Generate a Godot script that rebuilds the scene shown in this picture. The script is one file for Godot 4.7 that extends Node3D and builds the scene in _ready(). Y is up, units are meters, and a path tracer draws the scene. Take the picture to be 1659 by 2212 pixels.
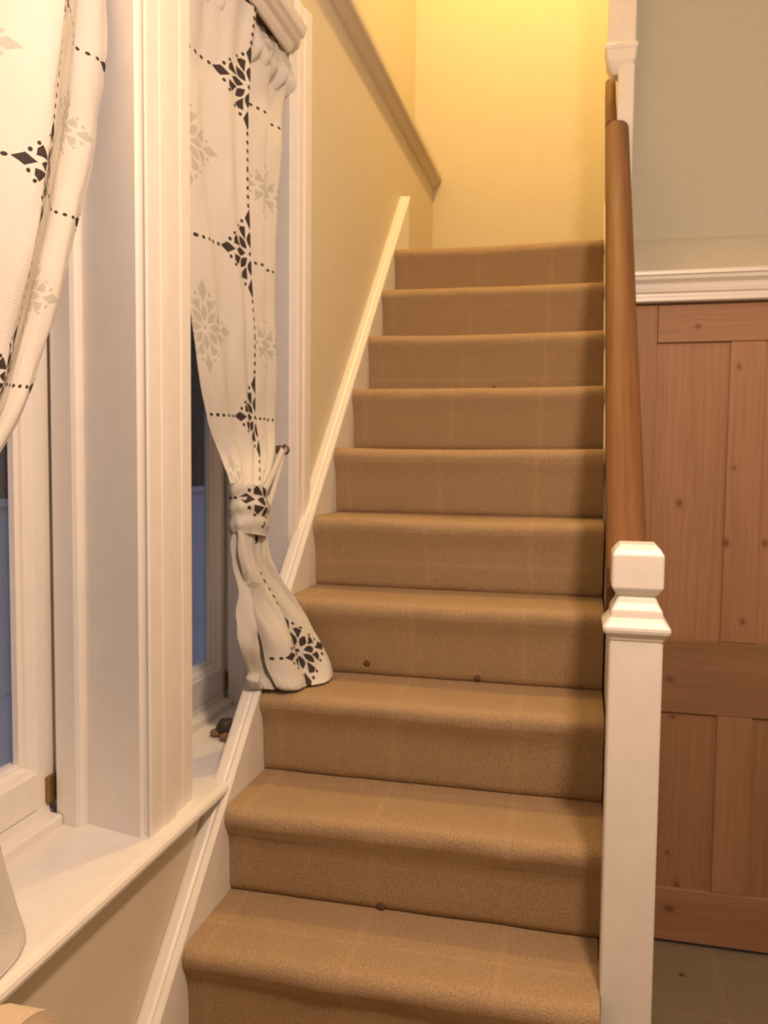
extends Node3D

const EYE := 1.565          # height of the eye above the hall floor
const RISE := 0.2
const GOING := 0.203
const D0 := 1.686           # distance of the inner corner of the third tread
const XL := -0.742          # left end of the carpet
const XR := 0.062           # right end of the carpet
const WALL := -0.785        # face of the window wall
const BACK := -4.35         # face of the landing wall
const FRONT := -2.76        # face of the pine door

var M := {}
var taken := {}

func _ready() -> void:
	# ---- camera
	var cam := Camera3D.new()
	cam.name = "camera"
	cam.fov = rad_to_deg(2.0 * atan(1106.0 / 1800.0))
	cam.near = 0.05
	cam.far = 80.0
	cam.basis = Basis(Vector3.UP, 0.232) * Basis(Vector3.RIGHT, -0.0633) * Basis(Vector3.BACK, 0.0102)
	cam.position = Vector3(0, EYE, 0)
	cam.current = true
	# the photograph is softly out of focus: the lens is set too near
	var lens := CameraAttributesPhysical.new()
	lens.frustum_focal_length = 12.0 / (1106.0 / 1800.0)
	lens.frustum_focus_distance = 0.5
	lens.frustum_near = 0.05
	lens.frustum_far = 80.0
	lens.exposure_aperture = 15.0
	cam.attributes = lens
	add_child(cam)
	# ---- sky at dusk and exposure
	var env := Environment.new()
	env.background_mode = Environment.BG_SKY
	var sky := Sky.new()
	var psm := ProceduralSkyMaterial.new()
	psm.sky_top_color = Color(0.31, 0.33, 0.41)
	psm.sky_horizon_color = Color(0.41, 0.42, 0.49)
	psm.ground_bottom_color = Color(0.10, 0.11, 0.15)
	psm.ground_horizon_color = Color(0.20, 0.21, 0.27)
	psm.sky_energy_multiplier = 1.6
	psm.ground_energy_multiplier = 0.6
	psm.sun_angle_max = 0.0
	sky.sky_material = psm
	env.sky = sky
	env.tonemap_mode = Environment.TONE_MAPPER_LINEAR
	env.tonemap_exposure = 0.93
	env.sdfgi_enabled = true
	env.ssao_enabled = true
	env.ssil_enabled = true
	var we := WorldEnvironment.new()
	we.name = "world"
	we.environment = env
	add_child(we)

	make_materials()
	# ---- lamps (both hang outside the frame)
	pendant(Vector3(0.25, 2.60, -0.48), 3.7, "white glass globe pendant lamp hanging over the foot of the stairs", Color(1.0, 0.86, 0.75), 3.1)
	pendant(Vector3(0.03, 4.75, -2.99), 5.4, "white glass globe pendant lamp hanging over the upper landing", Color(1.0, 0.835, 0.52), 3.6)

	build_shell()
	build_windows()
	build_stairs()
	build_pine_door()
	build_balustrade()
	build_curtains()
	build_small_things()

# ------------------------------------------------------------------ naming
func numbered(n: String) -> String:
	var c: int = taken.get(n, 0)
	taken[n] = c + 1
	return n if c == 0 else "%s_%03d" % [n, c]

func tag(o: Node3D, label: String, category: String, kind := "", group := "") -> Node3D:
	o.set_meta("label", label)
	o.set_meta("category", category)
	if kind != "":
		o.set_meta("kind", kind)
	if group != "":
		o.set_meta("group", group)
	return o

func base(called: String, at := Vector3.ZERO) -> Node3D:
	var o := Node3D.new()
	o.name = numbered(called)
	o.position = at
	add_child(o)
	return o

func put(st: SurfaceTool, called: String, mat: Material, parent: Node3D = null) -> MeshInstance3D:
	st.generate_normals()
	var mi := MeshInstance3D.new()
	mi.mesh = st.commit()
	mi.material_override = mat
	if parent == null:
		mi.name = numbered(called)
		add_child(mi)
	else:
		mi.name = called
		parent.add_child(mi, true)
	return mi

# ------------------------------------------------------------------ shapes
func tool_new() -> SurfaceTool:
	var st := SurfaceTool.new()
	st.begin(Mesh.PRIMITIVE_TRIANGLES)
	st.set_smooth_group(-1)
	return st

func tri(st: SurfaceTool, a: Vector3, b: Vector3, c: Vector3, out: Vector3) -> void:
	# front faces run clockwise seen from outside
	if (b - a).cross(c - a).dot(out) > 0.0:
		var t := b
		b = c
		c = t
	for p: Vector3 in [a, b, c]:
		st.add_vertex(p)

func quad(st: SurfaceTool, a: Vector3, b: Vector3, c: Vector3, d: Vector3, out: Vector3) -> void:
	tri(st, a, b, c, out)
	tri(st, a, c, d, out)

func lay(axis: int, p: Vector2, t: float) -> Vector3:
	if axis == 0:
		return Vector3(t, p.y, p.x)      # polygon in (z, y)
	if axis == 1:
		return Vector3(p.x, t, p.y)      # polygon in (x, z)
	return Vector3(p.x, p.y, t)          # polygon in (x, y)

func prism(st: SurfaceTool, poly: PackedVector2Array, axis: int, t0: float, t1: float) -> void:
	var n := poly.size()
	var ccw := not Geometry2D.is_polygon_clockwise(poly)
	for i in n:
		var a := poly[i]
		var b := poly[(i + 1) % n]
		var e := b - a
		var o2 := Vector2(e.y, -e.x)
		if not ccw:
			o2 = -o2
		var out := lay(axis, o2, 0.0)
		quad(st, lay(axis, a, t0), lay(axis, b, t0), lay(axis, b, t1), lay(axis, a, t1), out)
	var idx := Geometry2D.triangulate_polygon(poly)
	var ax := Vector3(1, 0, 0) if axis == 0 else Vector3(0, 1, 0) if axis == 1 else Vector3(0, 0, 1)
	for i in range(0, idx.size(), 3):
		tri(st, lay(axis, poly[idx[i]], t0), lay(axis, poly[idx[i + 1]], t0), lay(axis, poly[idx[i + 2]], t0), ax * signf(t0 - t1))
		tri(st, lay(axis, poly[idx[i]], t1), lay(axis, poly[idx[i + 1]], t1), lay(axis, poly[idx[i + 2]], t1), ax * signf(t1 - t0))

func pv(a: Array) -> PackedVector2Array:
	var r := PackedVector2Array()
	for p: Array in a:
		r.append(Vector2(p[0], p[1]))
	return r

# a box whose twelve edges are chamfered by c
func slab(st: SurfaceTool, lo: Vector3, hi: Vector3, c := 0.002) -> void:
	var m := (lo + hi) * 0.5
	var h := (hi - lo).abs() * 0.5
	c = minf(c, 0.45 * minf(h.x, minf(h.y, h.z)))
	if c <= 0.0:
		c = 0.0001
	for ax in 3:
		var u := (ax + 1) % 3
		var v := (ax + 2) % 3
		for s: float in [-1.0, 1.0]:
			var n := Vector3.ZERO
			n[ax] = s
			var q: Array[Vector3] = []
			for k: Array in [[-1, -1], [1, -1], [1, 1], [-1, 1]]:
				var p := Vector3.ZERO
				p[ax] = s * h[ax]
				p[u] = k[0] * (h[u] - c)
				p[v] = k[1] * (h[v] - c)
				q.append(m + p)
			quad(st, q[0], q[1], q[2], q[3], n)
		for s: float in [-1.0, 1.0]:
			for r: float in [-1.0, 1.0]:
				var p0 := Vector3.ZERO
				p0[u] = s * h[u]
				p0[v] = r * (h[v] - c)
				var p1 := Vector3.ZERO
				p1[u] = s * (h[u] - c)
				p1[v] = r * h[v]
				var e := Vector3.ZERO
				e[ax] = h[ax] - c
				var n := Vector3.ZERO
				n[u] = s
				n[v] = r
				quad(st, m + p0 - e, m + p1 - e, m + p1 + e, m + p0 + e, n)
	for sx: float in [-1.0, 1.0]:
		for sy: float in [-1.0, 1.0]:
			for sz: float in [-1.0, 1.0]:
				var s := Vector3(sx, sy, sz)
				tri(st, m + Vector3(sx * h.x, sy * (h.y - c), sz * (h.z - c)), m + Vector3(sx * (h.x - c), sy * h.y, sz * (h.z - c)), m + Vector3(sx * (h.x - c), sy * (h.y - c), sz * h.z), s)

# rings of squares with clipped corners, stacked: [height, half width, corner clip, x offset]
func turned_square(st: SurfaceTool, rings: Array, centre: Vector3) -> void:
	var prev: Array[Vector3] = []
	for i in rings.size():
		var r: Array = rings[i]
		var h: float = r[1]
		var c: float = minf(r[2] if r.size() > 2 else 0.003, h * 0.5)
		var q: Array[Vector3] = []
		for k: Array in [[h, h - c], [h - c, h], [-(h - c), h], [-h, h - c], [-h, -(h - c)], [-(h - c), -h], [h - c, -h], [h, -(h - c)]]:
			q.append(Vector3(centre.x + k[0], r[0], centre.z + k[1]))
		if i > 0:
			for j in 8:
				var m := (q[j] + q[(j + 1) % 8] + prev[j] + prev[(j + 1) % 8]) * 0.25
				var out := Vector3(m.x - centre.x, 0, m.z - centre.z).normalized() * 0.02
				var dh: float = r[0] - rings[i - 1][0]
				var dr: float = r[1] - rings[i - 1][1]
				out = Vector3(out.x, 0, out.z).normalized() * absf(dh) + Vector3(0, -signf(dh) * dr, 0)
				quad(st, prev[j], prev[(j + 1) % 8], q[(j + 1) % 8], q[j], out)
		if i == 0 or i == rings.size() - 1:
			var mid := Vector3(centre.x, r[0], centre.z)
			for j in 8:
				tri(st, mid, q[j], q[(j + 1) % 8], Vector3(0, -1 if i == 0 else 1, 0) * (1.0 if rings[-1][0] > rings[0][0] else -1.0))
		prev = q

func lathe(st: SurfaceTool, prof: Array, centre: Vector3, n := 24) -> void:
	st.set_smooth_group(0)
	for i in prof.size() - 1:
		for j in n:
			var a := TAU * j / n
			var b := TAU * (j + 1) / n
			var r0: float = prof[i][0]
			var r1: float = prof[i + 1][0]
			var y0: float = prof[i][1]
			var y1: float = prof[i + 1][1]
			var da := Vector3(cos(a), 0, sin(a))
			var db := Vector3(cos(b), 0, sin(b))
			var out := (da + db) * absf(y1 - y0) + Vector3(0, (r0 - r1) * signf(y1 - y0) * 2.0, 0)
			if r0 > 0.0:
				tri(st, centre + da * r0 + Vector3(0, y0, 0), centre + db * r0 + Vector3(0, y0, 0), centre + db * r1 + Vector3(0, y1, 0), out)
			if r1 > 0.0:
				tri(st, centre + da * r0 + Vector3(0, y0, 0), centre + db * r1 + Vector3(0, y1, 0), centre + da * r1 + Vector3(0, y1, 0), out)

# a smooth sheet over a grid of points, with texture coordinates, given a thickness
func sheet(g: Array, uv: Array, thick := 0.0025) -> SurfaceTool:
	var st := SurfaceTool.new()
	st.begin(Mesh.PRIMITIVE_TRIANGLES)
	var ny := g.size()
	var nx: int = g[0].size()
	var nor := []
	for i in ny:
		var row := PackedVector3Array()
		for j in nx:
			var du: Vector3 = g[i][mini(j + 1, nx - 1)] - g[i][maxi(j - 1, 0)]
			var dv: Vector3 = g[mini(i + 1, ny - 1)][j] - g[maxi(i - 1, 0)][j]
			row.append(du.cross(dv).normalized())
		nor.append(row)
	var add := func(i: int, j: int, s: float) -> void:
		st.set_uv(uv[i][j])
		st.set_normal(nor[i][j] * s)
		st.add_vertex(g[i][j] + nor[i][j] * s * thick * 0.5)
	for s: float in [1.0, -1.0]:
		for i in ny - 1:
			for j in nx - 1:
				var c: Array = [[i, j], [i + 1, j], [i + 1, j + 1], [i, j], [i + 1, j + 1], [i, j + 1]]
				if s < 0.0:
					c.reverse()
				for k: Array in c:
					add.call(k[0], k[1], s)
	# rim
	for i in ny - 1:
		for j: int in [0, nx - 1]:
			for k: Array in [[i, 1.0], [i + 1, 1.0], [i + 1, -1.0], [i, 1.0], [i + 1, -1.0], [i, -1.0]]:
				add.call(k[0], j, k[1])
	for j in nx - 1:
		for i: int in [0, ny - 1]:
			for k: Array in [[j, 1.0], [j + 1, 1.0], [j + 1, -1.0], [j, 1.0], [j + 1, -1.0], [j, -1.0]]:
				add.call(i, k[0], k[1])
	return st

func put_sheet(st: SurfaceTool, called: String, mat: Material, parent: Node3D) -> MeshInstance3D:
	var mi := MeshInstance3D.new()
	mi.mesh = st.commit()
	mi.material_override = mat
	mi.name = called
	parent.add_child(mi, true)
	return mi

# ------------------------------------------------------------------ materials
func noise(f: float, oct := 3, sd := 1) -> FastNoiseLite:
	var n := FastNoiseLite.new()
	n.seed = sd
	n.noise_type = FastNoiseLite.TYPE_SIMPLEX_SMOOTH
	n.frequency = f
	n.fractal_octaves = oct
	return n

func noise_tex(f: float, oct: int, sd: int, lo: Color, hi: Color, size := 256) -> NoiseTexture2D:
	var t := NoiseTexture2D.new()
	t.width = size
	t.height = size
	t.seamless = true
	t.noise = noise(f, oct, sd)
	var g := Gradient.new()
	g.set_color(0, lo)
	g.set_color(1, hi)
	t.color_ramp = g
	return t

func noise_normal(f: float, oct: int, sd: int, strength: float, size := 256) -> NoiseTexture2D:
	var t := NoiseTexture2D.new()
	t.width = size
	t.height = size
	t.seamless = true
	t.as_normal_map = true
	t.bump_strength = strength
	t.noise = noise(f, oct, sd)
	return t

func lin(r: float, g: float, b: float) -> Color:
	return Color(r, g, b).linear_to_srgb()

func mat(c: Color, rough: float, metal := 0.0) -> StandardMaterial3D:
	var m := StandardMaterial3D.new()
	m.albedo_color = c
	m.roughness = rough
	m.metallic = metal
	return m

func grain(m: StandardMaterial3D, tex: Texture2D, nrm: Texture2D, scale: float, strength := 0.5) -> StandardMaterial3D:
	m.albedo_texture = tex
	if nrm:
		m.normal_enabled = true
		m.normal_texture = nrm
		m.normal_scale = strength
	m.uv1_triplanar = true
	m.uv1_world_triplanar = true
	m.uv1_scale = Vector3.ONE * scale
	return m

func make_materials() -> void:
	var fine := noise_normal(0.06, 3, 5, 1.0)
	M.white = grain(mat(lin(0.80, 0.765, 0.72), 0.36), noise_tex(0.02, 4, 3, Color(0.97, 0.97, 0.97), Color.WHITE), fine, 3.0, 0.06)
	M.wall = grain(mat(lin(0.64, 0.57, 0.44), 0.85), noise_tex(0.03, 5, 8, Color(0.985, 0.985, 0.985), Color.WHITE), noise_normal(0.05, 4, 9, 1.0), 2.0, 0.05)
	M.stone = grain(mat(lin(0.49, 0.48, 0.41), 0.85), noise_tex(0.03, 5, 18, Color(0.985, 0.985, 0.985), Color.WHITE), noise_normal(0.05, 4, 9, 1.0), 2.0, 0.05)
	M.white_wall = mat(lin(0.66, 0.63, 0.58), 0.85)
	M.stone_pale = grain(mat(lin(0.55, 0.53, 0.46), 0.85), noise_tex(0.03, 5, 18, Color(0.985, 0.985, 0.985), Color.WHITE), noise_normal(0.05, 4, 9, 1.0), 2.0, 0.05)
	M.ceiling = mat(lin(0.75, 0.73, 0.70), 0.9)
	M.carpet = grain(mat(lin(0.56, 0.40, 0.238), 1.0), noise_tex(0.09, 5, 21, Color(0.80, 0.78, 0.76), Color(1, 1, 1), 512), noise_normal(0.25, 3, 22, 8.0, 512), 3.5, 0.9)
	M.floor_carpet = grain(mat(lin(0.40, 0.32, 0.20), 1.0), noise_tex(0.09, 5, 21, Color(0.80, 0.78, 0.76), Color(1, 1, 1), 512), noise_normal(0.25, 3, 22, 8.0, 512), 3.5, 0.9)
	M.carpet.metallic_specular = 0.1
	M.carpet.rim_enabled = true
	M.carpet.rim = 0.35
	M.carpet.rim_tint = 1.0
	M.brass = mat(lin(0.30, 0.19, 0.07), 0.42, 0.85)
	M.glass = mat(Color(0.9, 0.95, 0.95, 0.02), 0.02)
	M.glass.transparency = BaseMaterial3D.TRANSPARENCY_ALPHA
	M.cloth_plain = grain(mat(lin(0.62, 0.595, 0.56), 0.95), noise_tex(0.2, 2, 31, Color(0.93, 0.93, 0.93), Color.WHITE), noise_normal(0.3, 2, 32, 3.0), 8.0, 0.3)
	M.cream = grain(mat(lin(0.66, 0.52, 0.36), 0.9), noise_tex(0.2, 2, 33, Color(0.88, 0.88, 0.88), Color.WHITE), noise_normal(0.3, 2, 34, 4.0), 8.0, 0.5)
	M.stain = mat(lin(0.12, 0.065, 0.035), 1.0)
	M.dark = mat(lin(0.035, 0.026, 0.016), 0.6)
	M.bark = mat(lin(0.24, 0.13, 0.06), 0.7)
	M.metal = mat(lin(0.22, 0.15, 0.07), 0.4, 0.8)
	M.hedge = grain(mat(lin(0.09, 0.085, 0.085), 1.0), noise_tex(0.05, 5, 41, Color(0.4, 0.4, 0.4), Color.WHITE), noise_normal(0.05, 4, 42, 10.0), 0.8, 1.0)
	M.hedge.specular_mode = BaseMaterial3D.SPECULAR_DISABLED
	M.render_wall = mat(lin(0.55, 0.55, 0.55), 0.9)
	var cl := StandardMaterial3D.new()
	cl.albedo_texture = paint_print()
	cl.roughness = 0.95
	cl.metallic_specular = 0.15
	cl.normal_enabled = true
	cl.normal_texture = noise_normal(0.3, 2, 32, 3.0)
	cl.normal_scale = 0.15
	M.print = cl
	var d := StandardMaterial3D.new()
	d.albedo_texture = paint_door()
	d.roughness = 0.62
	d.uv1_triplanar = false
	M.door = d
	var r := StandardMaterial3D.new()
	r.albedo_texture = paint_rail()
	r.roughness = 0.48
	r.metallic_specular = 0.32
	M.rail = r

func cover(d: float, soft: float) -> float:
	return clampf(0.5 - d / soft, 0.0, 1.0)

# ink of one medallion at p metres from its middle: 0 none, 1 full
func medallion(p: Vector2, soft: float, dots: bool) -> float:
	var r := p.length()
	var k := 0.0
	if r < 0.115:
		var th := atan2(p.y, p.x)
		var t8 := wrapf(th, -PI / 8, PI / 8)
		var q := Vector2(cos(t8), sin(t8)) * r
		k = maxf(k, cover(r - 0.005, soft))
		if q.x > 0.014 and q.x < 0.052:
			k = maxf(k, cover(absf(q.y) - 0.0095 * sin(PI * (q.x - 0.014) / 0.038), soft))
		var o8 := wrapf(th - PI / 8, -PI / 8, PI / 8)
		var w := Vector2(cos(o8), sin(o8)) * r
		if w.x > 0.034 and w.x < 0.070:
			k = maxf(k, cover(absf(w.y) - 0.45 * (w.x - 0.034) + maxf(0.0, 3.0 * (w.x - 0.062)), soft))
		var t4 := wrapf(th, -PI / 4, PI / 4)
		var e := Vector2(cos(t4), sin(t4)) * r
		if e.x > 0.058 and e.x < 0.108:
			k = maxf(k, cover(absf(e.y) - 0.0125 * (1.0 - absf(e.x - 0.082) / 0.024), soft))
		k = maxf(k, cover(e.distance_to(Vector2(0.074, signf(e.y) * 0.020)) - 0.0045, soft))
		k = maxf(k, cover(e.distance_to(Vector2(0.060, signf(e.y) * 0.036)) - 0.0040, soft))
	if dots:
		for a: Vector2 in [Vector2(absf(p.x), p.y), Vector2(absf(p.y), p.x)]:
			if a.x > 0.105 and absf(a.y) < 0.012:
				var s := wrapf(a.x - 0.114, -0.0105, 0.0105)
				k = maxf(k, cover(Vector2(s * 0.8, a.y).length() - 0.0042, soft))
	return k

func paint_print() -> ImageTexture:
	var n := 900
	var tile := 0.40
	var im := Image.create(n, n, false, Image.FORMAT_RGB8)
	im.fill(lin(0.61, 0.585, 0.545))
	var weave := noise(0.35, 2, 77)
	var px := tile / n
	for j in n:
		for i in n:
			var p := Vector2((i + 0.5) * px - tile / 2, (j + 0.5) * px - tile / 2)
			var kb := medallion(p, px * 2.0, true)
			var c := Vector2(absf(p.x) - tile / 2, absf(p.y) - tile / 2)
			var kg := medallion(c, px * 2.0, false)
			var w := 1.0 + 0.03 * weave.get_noise_2d(i, j)
			var col := Vector3(0.61, 0.585, 0.545) * w
			col = col.lerp(Vector3(0.455, 0.445, 0.40) * w, kg)
			col = col.lerp(Vector3(0.055, 0.045, 0.042), kb)
			im.set_pixel(i, j, lin(col.x, col.y, col.z))
	im.generate_mipmaps()
	return ImageTexture.create_from_image(im)

# pine boards of the door in door coordinates: u over 0.9 m from x = 0.09, v over 2.1 m downward
const DOOR_X := 0.09
const DOOR_W := 0.90
const DOOR_H := 2.10
func board_at(x: float, y: float) -> Array:       # [which board, grain runs upright]
	if x < 0.221: return [1, true]
	if x > 0.755: return [2, true]
	if y > 1.937: return [3, false]
	if y < 0.19: return [4, false]
	if y < 1.002 and y > 0.766: return [5, false]
	if x > 0.436 and x < 0.541: return [6, true]
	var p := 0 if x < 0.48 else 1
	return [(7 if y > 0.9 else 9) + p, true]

func paint_door() -> ImageTexture:
	var w := 450
	var h := 1050
	var im := Image.create(w, h, false, Image.FORMAT_RGB8)
	var n1 := noise(1.0, 4, 51)
	var n2 := noise(1.0, 3, 52)
	var tones: Array[float] = [1.0, 1.0, 1.0, 1.02, 1.02, 0.88, 1.02, 1.18, 1.14, 0.95, 0.98]  # upper panels raised, lower panels and lock rail lowered: light falloff painted in
	var knots := [[0.303, 1.435, 0.010], [0.443, 1.315, 0.011], [0.557, 1.316, 0.009], [0.292, 0.873, 0.010], [0.333, 0.192, 0.013], [0.312, 0.12, 0.013], [0.30, 0.30, 0.007], [0.305, 0.75, 0.008], [0.34, 1.985, 0.008], [0.463, 1.86, 0.007], [0.46, 1.55, 0.006], [0.50, 1.07, 0.008], [0.62, 0.55, 0.009], [0.68, 1.5, 0.010], [0.165, 1.0, 0.009]]
	for j in h:
		var y := DOOR_H - (j + 0.5) / h * DOOR_H
		for i in w:
			var x := DOOR_X + (i + 0.5) / w * DOOR_W
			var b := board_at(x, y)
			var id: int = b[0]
			var along := y if b[1] else x
			var across := x if b[1] else y
			var bend := 0.0
			var dark := 0.0
			for k: Array in knots:
				if absf(x - k[0]) > 0.08 or absf(y - k[1]) > 0.14:
					continue
				if board_at(k[0], k[1])[0] != id:
					continue
				var ax: float = absf((y - k[1]) if b[1] else (x - k[0]))
				var cx: float = (x - k[0]) if b[1] else (y - k[1])
				var kr: float = k[2]
				bend += cx * exp(-(ax * ax) / (kr * kr * 9.0)) * exp(-absf(cx) / (kr * 3.0)) * -0.8
				var rr := Vector2(ax * 0.75, cx).length() / kr
				dark = maxf(dark, clampf(1.25 - rr, 0.0, 1.0) + 0.25 * clampf(2.2 - rr, 0.0, 1.0))
			var ac := across + bend
			var s1 := n1.get_noise_3d(ac * 55.0, along * 2.2, id * 9.3)
			var s2 := n2.get_noise_3d(ac * 320.0, along * 7.0, id * 5.1)
			var s3 := n2.get_noise_3d(ac * 9.0, along * 1.2, id * 3.7 + 40.0)
			var ring := sin((ac * 95.0 + 2.0 * s3 + id * 1.3) * TAU * 0.5)
			var v := 1.0 + 0.13 * s1 + 0.07 * s2 + 0.10 * s3 + 0.04 * ring + 0.05 * sin(id * 2.4)
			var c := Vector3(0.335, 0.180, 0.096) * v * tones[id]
			c.z *= 1.0 + 0.1 * s3
			c = c.lerp(Vector3(0.16, 0.065, 0.032), clampf(dark * 0.8, 0.0, 0.9))
			im.set_pixel(i, j, lin(c.x, c.y, c.z))
	return ImageTexture.create_from_image(im)

# rail timber: u runs round the rail (0.30 m), v along it (2.2 m) from its foot
func paint_rail() -> ImageTexture:
	var w := 150
	var h := 1100
	var im := Image.create(w, h, false, Image.FORMAT_RGB8)
	var n1 := noise(1.0, 4, 61)
	var n2 := noise(1.0, 3, 62)
	for j in h:
		var v := (j + 0.5) / h * 2.2
		for i in w:
			var u := (i + 0.5) / w * 0.30
			var dk := Vector2((u - 0.152) / 0.006, (v - 0.215) / 0.012).length()
			var bend := (u - 0.152) * exp(-pow((v - 0.215) / 0.05, 2.0)) * exp(-absf(u - 0.152) / 0.02)
			var a := u - bend * 0.7
			var s1 := n1.get_noise_2d(a * 90.0, v * 2.0)
			var s2 := n2.get_noise_2d(a * 420.0, v * 7.0)
			var c := Vector3(0.165, 0.073, 0.027) * (1.0 + 0.25 * s1 + 0.10 * s2)
			var crack := clampf(1.0 - absf(u - 0.168 - 0.006 * sin(v * 40.0)) / 0.0022, 0.0, 1.0) * clampf((0.17 - v) / 0.02, 0.0, 1.0)
			c = c.lerp(Vector3(0.10, 0.028, 0.012), crack * 0.8)
			c = c.lerp(Vector3(0.06, 0.035, 0.03), clampf(1.5 - dk, 0.0, 1.0) * 0.9)
			im.set_pixel(i, j, lin(c.x, c.y, c.z))
	return ImageTexture.create_from_image(im)

# ------------------------------------------------------------------ lamps
func pendant(at: Vector3, top: float, label: String, col: Color, energy: float) -> void:
	var t := base("pendant_lamp", at)
	tag(t, label, "lamp")
	var st := tool_new()
	var prof := []
	for i in 13:
		var a := -PI / 2 + PI * i / 12.0
		prof.append([0.075 * cos(a) if i > 0 and i < 12 else 0.0, 0.075 * sin(a)])
	lathe(st, prof, Vector3.ZERO)
	var gm := mat(Color(1, 0.97, 0.9), 0.5)
	gm.emission_enabled = true
	gm.emission = col
	gm.emission_energy_multiplier = 1.5
	put(st, "glass_globe", gm, t)
	st = tool_new()
	lathe(st, [[0.0, 0.07], [0.03, 0.072], [0.032, 0.10], [0.012, 0.115], [0.004, 0.12], [0.004, top - at.y - 0.03], [0.05, top - at.y - 0.025], [0.055, top - at.y], [0.0, top - at.y]], Vector3.ZERO)
	put(st, "flex_and_rose", M.white, t)
	var l := OmniLight3D.new()
	l.name = "lamp_light"
	l.light_color = col
	l.light_energy = energy
	l.light_size = 0.075
	l.omni_range = 14.0
	l.omni_attenuation = 2.0
	l.shadow_enabled = true
	t.add_child(l)

# ------------------------------------------------------------------ room shell
func wall_part(called: String, boxes: Array, m: Material, label: String) -> Node3D:
	var st := tool_new()
	for b: Array in boxes:
		slab(st, b[0], b[1], 0.0)
	var o := put(st, called, m)
	tag(o, label, "wall" if called.begins_with("wall") else called, "structure")
	return o

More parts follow.
